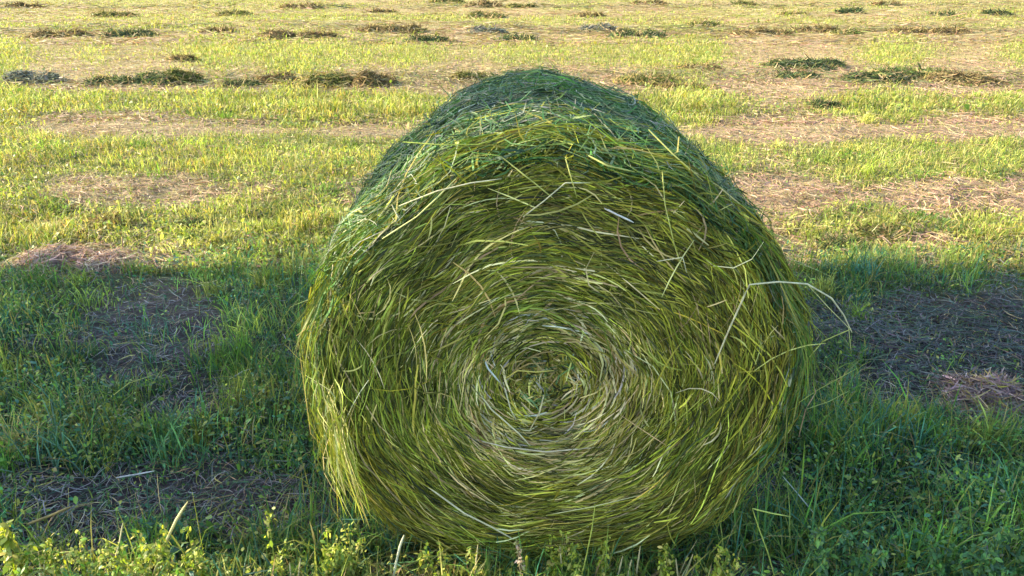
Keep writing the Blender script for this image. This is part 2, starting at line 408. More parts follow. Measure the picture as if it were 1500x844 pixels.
def face_y(rho):
    return D + .035 * np.exp(-(rho / .22) ** 2) - .012 * np.exp(-((rho - .5) / .25) ** 2) + .05 * sstep(rho, .88, 1.0)
def face_pt(rho, th, dy):
    r = rho * (.990 - .006 * np.sin(th)) * Rr(th)
    return np.stack([CX + r * np.cos(th) - .04 * (1 - rho), face_y(rho) + dy, CZ + r * np.sin(th) - .02 * (1 - rho)], -1)

bale = empty('hay_bale', (CX, D + BL / 2, 0))
tag(bale, 'large round bale of fresh green hay with its swirled end facing the camera', 'hay bale')
def child(o):
    o.parent = bale; o.matrix_parent_inverse = bale.matrix_basis.inverted(); return o
bale.location = (CX, D + BL / 2, 0); bpy.context.view_layer.update()

# packed core
th = np.linspace(0, 2 * PI, 96, endpoint=False)
rows = []
for rho in (.001, .2, .4, .6, .8, .9, .955):
    rows.append(face_pt(np.full_like(th, rho), th, np.full_like(th, .03)))
for v in (.06, .12, .25, .5, .75, .9, 1.0):
    r = Rr(th) * prof(v) * .972
    rows.append(np.stack([CX + r * np.cos(th), np.full_like(th, D + v * BL), CZ + r * np.sin(th)], -1))
rows.append(np.stack([CX + th * 0, th * 0 + D + BL - .01, CZ + th * 0], -1))
V = np.stack(rows)
i = (np.arange(len(rows) - 1) * 96)[:, None]; j = np.arange(96)[None]; j2 = (j + 1) % 96
F = np.stack([i + j, i + 96 + j, i + 96 + j2, i + j2], -1).reshape(-1, 4)
core = Soup(); core.add(V, F, np.tile(np.array([.07, .085, .02]), (V.shape[0] * 96, 1)))
child(core.build('packed_core', M_hay, smooth=True))

# swirled end face
FACE = Soup()
OL = [(.18, .18, .016), (.25, .24, .022), (.10, .115, .014), (.34, .31, .05), (.04, .045, .010), (.20, .15, .024)]  # darkest tone paints the shade in gaps between strands
PALE = [(.54, .43, .16), (.64, .54, .27), (.42, .30, .13), (.52, .46, .14)]
def face_arcs(n, rho, th, L, w, col, dy, slope_sd=.10, curl=1.0, K=8, tilt=.35, fly=.0):
    t = np.linspace(-.5, .5, K)[None]
    sgn = rng.choice([-1, 1], n)
    r0 = np.maximum(rho * .63, .05)
    dth = (L / r0 * curl)[:, None] * t
    sl = (.16 * (fbm(np.cos(th) * rho * 5 + 40, np.sin(th) * rho * 5 + 40, 97, 2) - .46) + rng.normal(0, slope_sd, n))[:, None] * (L / .63)[:, None]
    bow = rng.normal(0, .016, n)[:, None] * (t * 2) ** 2
    rr = np.clip(rho[:, None] + (sl * t * 2 + bow * (L / .25)[:, None]), .004, 1.03)
    tt = th[:, None] + dth
    d = dy[:, None] + rng.normal(0, .007, n)[:, None] * t * 2 - np.abs(rng.normal(0, fly, n))[:, None] * np.maximum(t * 2 * sgn[:, None], 0) ** 2
    P = face_pt(rr, tt, np.clip(d, -.03, .06))
    T = unit(np.gradient(P, axis=1))
    a = rng.normal(0, tilt, n)[:, None, None]
    N0 = np.array([0, -1., 0])
    S = np.cross(T, N0); S = S * np.cos(a) + np.cross(T, S) * np.sin(a)
    W = w[:, None] * np.interp(t + .5, [0, .2, .8, 1], [.5, 1, .9, .25])
    FACE.strips(P, W, S, col)
def zone(rho, th):
    return fbm(np.cos(th) * rho * 7 + 20, np.sin(th) * rho * 7 + 20, 71, 3), fbm(rho * 22, th * 1.2 + 30, 73, 3)
def face_batch(n, lo, hi, Lm, wm, dyr, slope, fly=0., pale_mul=1.):
    rho = np.sqrt(rng.uniform(lo ** 2, hi ** 2, n)); th = rng.uniform(-PI, PI, n)
    z1, z2 = zone(rho, th)
    ring = np.exp(-((rho - .34) / .09) ** 2) * (.62 + .38 * np.sin(-th + .6)) + .25 * np.exp(-((rho - .62) / .12) ** 2) * sstep(-np.sin(th), 0, .9)
    pp = np.clip(.04 + .62 * ring + .08 * sstep(z2, .52, .72), 0, .85) * pale_mul
    pale = rng.uniform(0, 1, n) < pp
    col = np.where(pale[:, None], pick(PALE, n, None, .25), pick(OL, n, [4, 3.4, 3, 2.2, 3.4, 1.6], .42))
    col = col * (.42 + 1.45 * z1)[:, None]
    gshift = sstep(fbm(np.cos(th) * rho * 3 + 5, np.sin(th) * rho * 3 + 5, 83, 2), .5, .7)[:, None] * (~pale)[:, None]
    col = col * (1 - gshift * np.array([.18, .02, -.05]))
    L = Lm * np.exp(rng.normal(0, .45, n)) * np.interp(rho, [0, .2, .4, 1], [.35, .6, .9, 1.1])
    w = wm * np.exp(rng.normal(0, .38, n)) * np.where(pale, 1.15, 1)
    face_arcs(n, rho, th, L, w, col, rng.uniform(*dyr, n), slope, fly=fly)
face_batch(19000, .13, .985, .28, .0030, (.006, .035), .035)
face_batch(25000, .15, .985, .26, .0027, (-.010, .012), .05, .006)
face_batch(6500, .16, .97, .20, .0024, (-.024, -.006), .12, .025, .7)
# tangled heart of the swirl
n = 1900
rho = np.abs(rng.normal(0, .16, n)); th = rng.uniform(-PI, PI, n)
a = rng.uniform(0, 2 * PI, n); Lh = rng.uniform(.03, .11, n); a = np.where(rng.uniform(0, 1, n) < .45, th + PI / 2 + rng.normal(0, .45, n), a); t = np.linspace(-.5, .5, 5)[None]
c = face_pt(rho, th, rng.uniform(-.012, .01, n))
P = np.repeat(c[:, None], 5, 1); ang = a[:, None] + rng.normal(0, .8, n)[:, None] * t
P[..., 0] += np.cos(ang) * Lh[:, None] * t; P[..., 2] += np.sin(ang) * Lh[:, None] * t; P[..., 1] += rng.normal(0, .15, n)[:, None] * Lh[:, None] * t
S = np.stack([-np.sin(a), rng.normal(0, .5, n), np.cos(a)], -1)
FACE.strips(P, (rng.uniform(.0025, .0058, n))[:, None] * np.array([.5, 1, 1, 1, .3]), S, pick(OL + PALE + [(.42, .34, .05), (.10, .18, .06), (.36, .36, .28)], n, [3, 3, 3, 3, 3, 2, 2.4, 1.6, 2, 1.8, 1.6, 3, 1.4]))
# ring of broken pale straws round the heart
n = 820
th = rng.uniform(-PI, PI, n); rho = np.clip(rng.normal(.285, .06, n) + .02 * np.sin(2 * th), .12, .5)
kk = rng.uniform(0, 1, n) < .75 + .25 * np.sin(-th + .5); rho, th = rho[kk], th[kk]; n = len(rho)
c = face_pt(rho, th, rng.uniform(-.022, -.004, n)); a = th + PI / 2 + rng.normal(0, .28, n); Ls = rng.uniform(.05, .17, n); t = np.linspace(-.5, .5, 5)[None]
P = np.repeat(c[:, None], 5, 1); ang = a[:, None] + (.9 * Ls / .2)[:, None] * t + rng.normal(0, .2, n)[:, None] * t
P[..., 0] += np.cos(ang) * Ls[:, None] * t; P[..., 2] += np.sin(ang) * Ls[:, None] * t; P[..., 1] += rng.normal(0, .06, n)[:, None] * Ls[:, None] * t
S = np.stack([-np.sin(a), rng.normal(0, .3, n), np.cos(a)], -1)
FACE.strips(P, (rng.uniform(.0028, .0062, n))[:, None] * np.array([.6, 1, 1, 1, .4]), S, pick(PALE + [(.56, .52, .40), (.22, .20, .03)], n, [3, 3, 2, 2, 1.5, 2]))
# stray straws lying across the swirl
n = 300
rho = np.sqrt(rng.uniform(.15, .95, n)); th = rng.uniform(-.1, PI + .1, n); th[: n // 3] = rng.uniform(-PI, PI, n // 3)
c = face_pt(rho, th, rng.uniform(-.035, -.012, n)); a = th + PI / 2 + rng.normal(0, .75, n); Ls = rng.uniform(.05, .20, n); t = np.linspace(-.5, .5, 5)[None]
P = np.repeat(c[:, None], 5, 1); ang = a[:, None] + rng.normal(0, .5, n)[:, None] * t
P[..., 0] += np.cos(ang) * Ls[:, None] * t; P[..., 2] += np.sin(ang) * Ls[:, None] * t; P[..., 1] += rng.normal(0, .1, n)[:, None] * Ls[:, None] * t
S = np.stack([-np.sin(a), rng.normal(0, .4, n), np.cos(a)], -1)
FACE.strips(P, (rng.uniform(.002, .0045, n))[:, None] * np.array([.5, 1, 1, 1, .3]), S, pick(OL + PALE, n, [1, 3, 1, 4, 0, 1, 2, 2, 1, 2]))
child(FACE.build('swirled_end', M_hay))

# wound side
SIDE = Soup()
COOL = [(.05, .12, .03), (.085, .16, .045), (.025, .06, .025), (.12, .17, .05), (.06, .15, .025), (.16, .18, .09), (.24, .25, .17), (.02, .035, .015)]  # darker and cooler than the end face: skylit shade put into the hay colour
def side_pts(th, v, lift):
    r = Rr(th) * prof(v) + lift
    return np.stack([CX + r * np.cos(th), D + v * BL, CZ + r * np.sin(th)], -1)
def side_batch(n, L, w, lift, pal, wt, curl, align, vlo=0., vhi=1., K=6):
    th = rng.uniform(-.55, PI + .55, n); v = rng.uniform(vlo, vhi, n)
    a = rng.normal(0, align, n)                       # 0 = along the winding
    t = np.linspace(-.5, .5, K)[None]
    ang = a[:, None] + rng.normal(0, curl, n)[:, None] * t * 2
    Lx = L * np.exp(rng.normal(0, .4, n))
    du = Lx[:, None] * t * np.cos(ang); dv = Lx[:, None] * t * np.sin(ang)
    li = rng.uniform(*lift, n)[:, None] + rng.normal(0, .012, n)[:, None] * (t * 2) ** 2 + rng.normal(0, .006, n)[:, None] * t * 2
    P = side_pts(th[:, None] + du / .62, np.clip(v[:, None] + dv / BL, -.02, 1.02), li)
    T = unit(np.gradient(P, axis=1)); N0 = np.stack([np.cos(th), 0 * th, np.sin(th)], -1)[:, None]
    S = np.cross(T, np.broadcast_to(N0, T.shape)); aa = rng.normal(0, .6, n)[:, None, None]
    S = S * np.cos(aa) + np.cross(T, S) * np.sin(aa)
    W = (w * np.exp(rng.normal(0, .35, n)))[:, None] * np.interp(t + .5, [0, .2, .8, 1], [.5, 1, .9, .25])
    col = pick(pal, n, wt, .25) * (.35 + 1.3 * fbm(th * 4 + 10, v * 7 + 3, 47, 3))[:, None]
    SIDE.strips(P, W, S, col)
side_batch(14000, .20, .0042, (-.012, .004), COOL, [4, 3, 3, 2, 3, 1, .5, 2], .6, .35)
side_batch(9000, .16, .0034, (0, .018), COOL, [3, 3, 2, 3, 3, 1.4, .7, 2], 1.0, .9)
side_batch(2600, .16, .0032, (.005, .034), COOL + [(.22, .27, .05)], [3, 3, 2, 3, 3, 2, 1.5, 1, 3], 1.2, 1.2)
side_batch(1500, .2, .0030, (.0, .03), COOL + OL[:4], [2, 2, 1, 2, 3, 1, .6, 1, 2, 2, 2, 1], .6, .8, -.02, .28)
# long bright blades combed over the shoulder of the front rim
def shoulder(n, th_lo, th_hi, pal, Lr=(.12, .34), dyr=(-.03, .05), outr=(.93, 1.02), away=.10, wr=(.0025, .0055)):
    th = rng.uniform(th_lo, th_hi, n); K = 7; t = np.linspace(0, 1, K)[None]
    sg = np.where(th > PI / 2 + .15, 1., -1.) * np.where(rng.uniform(0, 1, n) < .8, 1, -1)
    Lx = rng.uniform(*Lr, n)
    tt = th[:, None] + (sg * Lx / .62)[:, None] * t
    r = Rr(tt) * (rng.uniform(*outr, n)[:, None] - rng.normal(.015, .05, n)[:, None] * t + np.abs(rng.normal(0, away, n))[:, None] * t ** 2 * .35)
    yy = D + rng.uniform(*dyr, n)[:, None] + rng.normal(0, .05, n)[:, None] * t
    P = np.stack([CX + r * np.cos(tt), yy, CZ + r * np.sin(tt)], -1)
    T = unit(np.gradient(P, axis=1)); S = np.cross(T, np.array([0, -1., .4])); aa = rng.normal(0, .5, n)[:, None, None]
    S = S * np.cos(aa) + np.cross(T, S) * np.sin(aa)
    SIDE.strips(P, rng.uniform(*wr, n)[:, None] * np.interp(t, [0, .3, 1], [.8, 1, .15]), S, pick(pal, n, None, .25))
SH = [(.09, .17, .02), (.14, .19, .018), (.06, .11, .018), (.21, .225, .035), (.13, .15, .018)]
shoulder(1000, .15, PI - .15, SH, (.08, .24), (.015, .10), (.92, .985), .05, (.0018, .004))
shoulder(420, .1, 1.35, SH, (.10, .26), (.01, .10), (.92, .985), .05, (.0018, .0042))
shoulder(420, -.6, .35, SH + OL[:4], (.08, .2), (.0, .12), (.90, .955), .05, (.0016, .004))
shoulder(380, PI - .5, PI + .55, SH + OL[:4], (.08, .22), (.0, .10), (.91, .97), .05, (.0016, .004))
# hairs that break the outline
n = 1500
th = rng.uniform(-.5, PI + .5, n); v = rng.uniform(.0, 1, n); p0 = side_pts(th, v, 0)
d = unit(np.stack([np.cos(th), rng.normal(0, .5, n), np.sin(th)], -1) + rng.normal(0, .9, (n, 3))); t = np.linspace(0, 1, 5)[None]
Lx = rng.uniform(.025, .085, n) ; cv = rng.normal(0, .5, (n, 3))
P = p0[:, None] + d[:, None] * (Lx[:, None] * t)[..., None] + cv[:, None] * (Lx[:, None] * t ** 2)[..., None] * .8
SIDE.strips(P, (rng.uniform(.0012, .0028, n))[:, None] * np.array([1, 1, .9, .7, .2]), unit(rng.normal(0, 1, (n, 3))), pick(COOL + [(.12, .11, .07)], n))
child(SIDE.build('wound_side', M_hay))

# pale flattened stems on the top, behind the front rim
TOP = Soup(); n = 26
p = np.stack([pix_y(a_, b_, 2.05)[[0, 2]] for a_, b_ in zip(rng.uniform(700, 850, n), np.full(n, 180))])
th = PI / 2 - (p[:, 0] - CX) / .62; v = rng.uniform(.10, .30, n); t = np.linspace(-.5, .5, 5)[None]
an = rng.normal(.12, .25, n); Lx = rng.uniform(.06, .16, n)
P = side_pts(th[:, None] - Lx[:, None] * t * np.cos(an)[:, None] / .62, v[:, None] + Lx[:, None] * t * np.sin(an)[:, None] / BL, rng.uniform(.010, .022, n)[:, None] + 0 * t)
T = unit(np.gradient(P, axis=1)); S = np.cross(T, np.array([0, 0, 1.]) + rng.normal(0, .3, (n, 1, 3)))
TOP.strips(P, rng.uniform(.004, .009, n)[:, None] * np.array([.5, 1, 1, 1, .4]), S, pick([(.28, .30, .28), (.22, .26, .22), (.34, .32, .32), (.16, .22, .16)], n))
o = child(TOP.build('flattened_stems', M_straw)); o['label'] = 'pale grey flattened stems on the bale top'

# hanging sunlit tuft on the left edge
TUFT = Soup(); n = 105
s0 = rng.uniform(0, 1, n) ** .8
x0 = np.interp(s0, [0, 1], [472, 500]) + rng.normal(0, 9, n); y0 = 540 + s0 * 120 + rng.normal(0, 14, n)
K = 7; t = np.linspace(0, 1, K)
P = np.zeros((n, K, 3))
for q in range(n):
    L = rng.uniform(60, 150); ex = x0[q] + L * .26 + rng.normal(0, 9); ey = min(y0[q] + L, 772 + rng.normal(0, 8))
    yd = 1.70 + rng.normal(0, .02)
    wob = rng.normal(0, 9); ph = rng.uniform(0, 6)
    for k in range(K):
        P[q, k] = pix_y(x0[q] * (1 - t[k]) + ex * t[k] + wob * math.sin(t[k] * 5 + ph), y0[q] * (1 - t[k]) + ey * t[k], 1.775 + (yd - 1.775) * min(1, t[k] * 2.5))
S = unit(rng.normal(0, 1, (n, 3)) * np.array([1, .6, .4]))
TUFT.strips(P, rng.uniform(.0016, .0042, n)[:, None] * np.interp(t, [0, .2, .8, 1], [.6, 1, .9, .2])[None], S, pick([(.25, .27, .03), (.32, .31, .055), (.18, .22, .03), (.40, .36, .13)], n))
o = child(TUFT.build('hanging_tuft', M_hay)); o['label'] = 'bright yellow green tuft hanging from the left edge'

# named single stalks on the bale
def stalk(pts, w, col, name='loose_stalk', label=None, mat=None, r=None):
    """pts: (px, py, y-distance)"""
    q = np.array([pix_y(*p_) for p_ in pts]); m = len(q)
    tt = np.linspace(0, m - 1, (m - 1) * 4 + 1)
    P = np.stack([np.interp(tt, np.arange(m), q[:, k]) for k in range(3)], -1)
    s_ = Soup(); prf = np.interp(np.linspace(0, 1, len(P)), [0, .08, .85, 1], [.6, 1, .9, .35])
    s_.tubes(P[None], (w * .36 * prf)[None], np.array([col], float), 5)
    o = s_.build(name, mat or M_straw)
    if label: o['label'] = label
    return o
YB = D - .035
PALEC, YEL, GRN = (.58, .54, .32), (.46, .46, .12), (.26, .32, .06)
child(stalk([(1047, 533, YB - .01), (1070, 478, YB - .03), (1098, 417, YB - .05), (1140, 413, YB - .04), (1182, 416, YB), (1218, 437, YB + .04), (1236, 462, YB + .06), (1248, 487, YB + .07)], .0065, PALEC, label='long pale straw folded over at the right edge of the bale'))
child(stalk([(1182, 416, YB), (1213, 450, YB + .03), (1243, 480, YB + .05), (1247, 518, YB + .06)], .003, (.50, .50, .20), label='thin bent straw dangling beside the long folded one'))
child(stalk([(1247, 482, YB + .06), (1205, 500, YB + .05), (1180, 530, YB + .04), (1170, 560, YB + .03)], .004, YEL))
child(stalk([(1098, 419, YB - .01), (1085, 440, YB), (1110, 480, YB + .01)], .004, YEL))
child(stalk([(584, 302, YB), (640, 280, YB - .02), (690, 268, YB - .02), (735, 262, YB)], .0045, PALEC))
child(stalk([(574, 300, YB), (584, 320, YB - .01)], .004, PALEC))
child(stalk([(560, 350, YB), (610, 318, YB - .02), (640, 290, YB - .02), (668, 262, YB)], .005, (.50, .50, .18), label='long yellow straw slanting over the upper left of the swirl'))
child(stalk([(735, 230, YB), (775, 262, YB - .02), (812, 292, YB)], .0045, YEL))
child(stalk([(766, 318, YB), (795, 296, YB - .02), (828, 268, YB - .01), (864, 268, YB)], .0045, PALEC))
child(stalk([(828, 230, YB), (835, 255, YB - .02), (845, 290, YB)], .004, YEL))
child(stalk([(862, 228, YB + .01), (890, 243, YB - .02), (930, 252, YB)], .0065, (.42, .44, .12)))
child(stalk([(970, 250, YB), (974, 300, YB - .015), (988, 360, YB - .015), (1000, 395, YB)], .004, YEL))
child(stalk([(962, 383, YB), (1000, 377, YB - .02), (1006, 400, YB)], .004, PALEC))
child(stalk([(885, 305, YB + .01), (905, 315, YB - .015), (928, 326, YB)], .007, (.66, .64, .56), label='short whitish stem above the swirl'))
child(stalk([(625, 712, YB), (680, 752, YB - .015), (720, 772, YB - .02), (752, 790, YB - .01)], .007, PALEC, label='thick pale stem across the lower left of the swirl'))
child(stalk([(800, 755, YB), (870, 742, YB - .015), (940, 725, YB)], .004, (.50, .48, .22)))
child(stalk([(698, 503, YB + .03), (715, 540, YB + .01), (732, 560, YB + .02)], .007, (.56, .60, .54), label='whitish green stem left of the swirl centre'))
child(stalk([(737, 560, YB + .03), (748, 600, YB + .01), (756, 615, YB + .01)], .005, PALEC))
child(stalk([(797, 578, YB + .02), (790, 605, YB), (776, 630, YB + .01)], .006, (.48, .42, .22)))
child(stalk([(740, 555, YB + .02), (758, 543, YB), (785, 545, YB), (812, 543, YB + .01)], .005, (.52, .44, .10)))
child(stalk([(690, 560, YB + .02), (720, 600, YB + .01), (760, 635, YB), (778, 655, YB + .01)], .006, PALEC))
child(stalk([(680, 640, YB + .01), (740, 655, YB), (800, 662, YB + .005), (880, 655, YB + .01)], .006, (.54, .46, .30)))
child(stalk([(1170, 590, YB + .06), (1200, 570, YB + .08), (1255, 540, YB + .09)], .003, (.40, .42, .10)))
child(stalk([(1180, 600, YB + .06), (1215, 588, YB + .09), (1245, 572, YB + .1)], .003, (.30, .36, .10)))
child(stalk([(1165, 385, YB + .05), (1195, 395, YB + .1), (1222, 408, YB + .14)], .003, (.26, .32, .08)))
child(stalk([(545, 245, YB + .10), (541, 222, YB + .10), (543, 197, YB + .10)], .003, (.16, .2, .05)))
child(stalk([(1050, 240, YB + .3), (1046, 222, YB + .32), (1052, 200, YB + .35)], .003, (.12, .13, .06)))
child(stalk([(590, 208, YB + .05), (640, 212, YB + .02), (700, 212, YB + .01), (745, 198, YB + .02)], .004, (.30, .36, .06)))
child(stalk([(950, 190, YB + .1), (985, 225, YB + .06), (1030, 265, YB + .04)], .005, (.44, .44, .12)))
child(stalk([(1170, 640, YB + .08), (1180, 600, YB + .04), (1195, 575, YB + .06), (1190, 560, YB + .06)], .004, (.46, .30, .18)))

# ------------------------------------------------------------------ hay clumps left by the rake
DARKG = [(.045, .07, .028), (.075, .105, .035), (.03, .045, .024), (.12, .14, .045)]
OLIVE = [(.11, .125, .03), (.16, .15, .045), (.06, .075, .02), (.22, .19, .06)]
BROWN = [(.17, .12, .05), (.23, .17, .075), (.09, .065, .03), (.13, .11, .035)]
GREYC = [(.14, .14, .11), (.20, .19, .15), (.08, .09, .07), (.16, .17, .10)]
def clump(px, py, wpx, hpx, pal, label, group, name='hay_clump', mat=None, nmul=1.):
    p = pix(px, py + hpx * .5); y = p[1]
    zc = y * math.cos(PITCH) + CAM_H * math.sin(PITCH)
    hw = .5 * wpx * zc / FPX; hh = max(.05, hpx * zc / FPX * .95); hd = max(.10, min(hw * .8, hh * 1.5))
    s_ = Soup(); cy = y + hd * .6; z0 = float(hgt(p[0], cy))
    sub = max(2, int(round(1.5 * hw / max(hd, .16))))
    cs = []
    for q in range(sub):
        f = (q / (sub - 1) - .5) * 2 + random.uniform(-.25, .25)
        r = np.array([hw / sub * random.uniform(.9, 1.7), hd * random.uniform(.8, 1.1), hh * random.uniform(.45, 1.05) * (1 - .3 * abs(f))])
        c = np.array([p[0] + f * (hw - r[0] * .6) * .9, cy + random.uniform(-.3, .3) * hd, z0])
        s_.lump(c, r * .72, np.array(pal[0]) * .9, seed=int(px + q * 7) % 97); cs.append((c, r))
    wpx_m = max(.006, zc / 800 * 1.0)                # a straw or a wisp of straws
    n = int(min(1600, 160 + 1.6 * wpx * hpx) * nmul)
    k = rng.integers(0, sub, n); c = np.array([cs[q][0] for q in k]); r = np.array([cs[q][1] for q in k])
    th_ = rng.uniform(0, 2 * PI, n); ph = np.arcsin(rng.uniform(0, 1, n) ** .8)
    nn = np.stack([np.cos(th_) * np.cos(ph), np.sin(th_) * np.cos(ph), np.sin(ph)], -1)
    b = c + nn * r * rng.uniform(.7, 1.12, (n, 1))
    sk_ = rng.uniform(0, 1, n) < .3                  # a loose skirt of straws round the foot
    b[sk_] = c[sk_] + nn[sk_] * r[sk_] * np.array([1.5, 1.6, .25])
    tg = unit(np.cross(nn, rng.normal(0, 1, (n, 3)))); tg = unit(tg * np.array([1.3, 1, .45])); L = rng.uniform(.06, .2, n) * (.6 + y * .05); t = np.linspace(-.5, .5, 5)[None]
    P = b[:, None] + tg[:, None] * (L[:, None] * t)[..., None] + nn[:, None] * (rng.normal(0, .12, n)[:, None] * L[:, None] * (t * 2) ** 2)[..., None] + rng.normal(0, .2, (n, 1, 3)) * (L[:, None] * t * t * 2)[..., None]
    P[..., 2] = np.maximum(P[..., 2], z0 - .01)
    s_.strips(P, (wpx_m * rng.uniform(.5, 1.3, n))[:, None] * np.array([.4, 1, 1, .9, .2]), unit(np.cross(tg, nn + rng.normal(0, .5, (n, 3)))), np.where((rng.uniform(0, 1, n) < np.where(sk_, .5, .16))[:, None], pick(TAN, n, None, .2), pick(pal, n, None, .35)))
    o = s_.build(name, mat or M_haydry)
    return tag(o, label, 'hay clump', group)

G1, G2, G3, G4 = 'hay clumps in the nearest raked row', 'hay clumps in the second raked row', 'hay clumps along the top edge', 'tufts on the mown field'
BIG = [
 (35, 110, 62, 22, GREYC, 'dark grey hay clump at the left end of the nearest raked row', G1),
 (152, 118, 52, 17, DARKG, 'flat dark green hay clump, second from the left in the nearest raked row', G1),
 (226, 110, 66, 28, DARKG, 'domed dark green hay clump, third from the left in the nearest raked row', G1),
 (262, 112, 40, 24, OLIVE, 'olive hay clump touching the right side of the domed dark green one', G1),
 (352, 121, 42, 14, DARKG, 'thin dark hay clump in the gap between the domed clump and the long olive one', G1),
 (402, 114, 44, 15, BROWN, 'brown hay clump just left of the long olive clump', G1),
 (500, 117, 104, 23, OLIVE, 'long olive hay clump in the nearest raked row left of the bale top', G1),
 (548, 112, 44, 32, BROWN, 'tall tan brown hay clump at the right end of the long olive one', G1),
 (690, 112, 44, 14, OLIVE, 'small olive hay clump just left of the bale top', G1),
 (950, 116, 70, 16, OLIVE, 'olive hay clump just right of the bale top', G1),
 (1003, 127, 56, 10, BROWN, 'low brown hay clump right of the bale, below the olive one', G1),
 (1028, 97, 40, 12, BROWN, 'small flat brown hay clump standing alone right of the bale top', G1),
 (1170, 90, 62, 26, DARKG, 'largest dark green hay clump on the field right of the bale', G1),
 (1205, 87, 44, 24, DARKG, 'dark green hay clump joined to the right of the largest one', G1),
 (1172, 110, 46, 12, DARKG, 'small flat dark green hay clump below the largest one', G1),
 (1288, 110, 68, 24, DARKG, 'dark jagged hay clump at the left end of the long heap by the right edge', G1),
 (1352, 105, 100, 26, [(.09, .13, .035), (.14, .17, .05), (.06, .08, .03)], 'mid green hay clump in the middle of the long heap by the right edge', G1),
 (1415, 114, 76, 20, BROWN, 'brown hay clump at the right end of the long heap by the right edge', G1),
 (265, 83, 26, 11, BROWN, 'tiny pointed brown hay clump alone between the two raked rows', None),
 (1210, 152, 32, 16, DARKG, 'small dark green tuft alone in the green strip right of the bale', None),
 (1236, 352, 44, 22, DARKG, 'dark tuft in bare patch just beyond the shadow edge right of the bale', None),
 (1290, 340, 40, 20, OLIVE, 'olive tuft in bare patch, beyond and right of the dark one', None),
 (288, 325, 36, 16, DARKG, 'small dark tuft left of the bale just beyond the shadow edge', None),
 (150, 322, 30, 18, BROWN, 'brown tuft in sunlit grass on the left, beyond the pinkish mound', None),
]
for a_ in BIG: clump(*a_)
ROW2 = [(80, 47, 84, 11, BROWN), (185, 46, 70, 13, DARKG), (315, 45, 40, 9, BROWN), (425, 48, 74, 19, BROWN), (470, 49, 34, 15, BROWN), (545, 42, 46, 9, BROWN), (588, 40, 50, 12, BROWN),
        (625, 51, 48, 17, DARKG), (712, 41, 40, 12, GREYC), (757, 52, 42, 11, DARKG), (875, 37, 48, 14, GREYC), (938, 46, 64, 15, DARKG), (1035, 32, 46, 9, OLIVE), (1115, 43, 76, 13, BROWN),
        (1195, 38, 60, 16, BROWN), (1240, 45, 40, 10, OLIVE), (1335, 44, 50, 10, BROWN), (1395, 44, 56, 12, BROWN)]
ROW3 = [(30, 6, 40, 7, BROWN), (165, 19, 50, 10, OLIVE), (340, 18, 36, 9, OLIVE), (442, 8, 42, 9, BROWN), (560, 15, 34, 6, BROWN), (655, 2, 40, 6, OLIVE), (710, 6, 48, 9, BROWN), (712, 19, 44, 13, OLIVE), (765, 8, 36, 8, OLIVE),
        (862, 20, 40, 7, BROWN), (955, 3, 44, 6, BROWN), (1090, 5, 30, 6, OLIVE), (1165, 18, 32, 7, OLIVE), (1248, 16, 30, 9, DARKG), (1300, 6, 36, 6, BROWN), (1383, 20, 28, 7, DARKG), (1462, 17, 30, 9, DARKG)]
ORD = 'first second third fourth fifth sixth seventh eighth ninth tenth eleventh twelfth thirteenth fourteenth fifteenth sixteenth seventeenth eighteenth'.split()
CN = {id(BROWN): 'brown', id(DARKG): 'dark green', id(OLIVE): 'olive', id(GREYC): 'grey'}
for row, gname, where in ((ROW2, G2, 'second raked row behind the bale'), (ROW3, G3, 'far row along the top edge')):
    row.sort(key=lambda q: q[0])
    for k, q in enumerate(row):
        clump(*q, f'{CN[id(q[4])]} hay clump, {ORD[k]} from the left in the {where}', gname)
# dead grass mound and leaf heap
o = clump(92, 378, 140, 46, [(.30, .20, .16), (.38, .27, .20), (.22, .15, .12), (.44, .34, .25)], 'pinkish brown mound of dead grass on the shadow edge at the far left', None, 'dead_grass_mound'); o['category'] = 'grass mound'
o = clump(1448, 572, 90, 52, [(.26, .18, .16), (.34, .25, .22), (.16, .11, .11)], 'small heap of pinkish dried grass in the shade right of the bale', None, 'dried_grass_heap'); o['category'] = 'grass heap'

# ------------------------------------------------------------------ plants along the near edge
def leafy_plant(px, top, y, seed, pal, label, spread=.05, n_st=5, leaf=.017, lean=0.):
    rr = np.random.default_rng(seed)
    tp = pix_y(px, top - 18, y); x, z = tp[0], max(tp[2], .06)
    z0 = float(hgt(x, y))
    e = empty('leafy_plant', (x, y, z0)); tag(e, label, 'plant', 'leafy plants along the near edge')
    st, lf = Soup(), Soup()
    Ps, lc, ls = [], [], []
    for k in range(n_st):
        h = (z - z0) * (1 if k == 0 else rr.uniform(.5, .95)); dx, dy = rr.normal(lean, spread), rr.normal(0, spread * .6)
        if k == 0: dx, dy = lean * .3, 0
        t = np.linspace(0, 1, 6)
        P = np.stack([dx * t ** 1.4 + rr.normal(0, .01), dy * t ** 1.4 + rr.normal(0, .01), h * t], -1); P[:, :2] += (P[:, :2] * 0)
        if k == 0: P[:, :2] -= P[-1, :2]
        Ps.append(P)
        m = rr.integers(16, 26)
        for q in range(m):
            f = rr.uniform(.25, 1.0) if q > 2 else 1.0
            c = np.array([np.interp(f, t, P[:, a]) for a in range(3)])
            for w in range(3): lc.append(c + rr.normal(0, .007, 3)); ls.append(leaf * 1.15 * rr.uniform(.6, 1.2) * (1.1 - .35 * f))
    Ps = np.array(Ps)
    st.tubes(Ps, np.interp(np.linspace(0, 1, 6), [0, 1], [.0022, .0012])[None], np.tile(np.array([[.24, .28, .06]]), (n_st, 1)), 5)
    leaflets(lf, np.array(lc), np.array(ls), pick(pal, len(lc), None, .2), 1.0, .5)
    st.build('stems', M_leaf, e); lf.build('foliage', M_leaf, e)
    return e
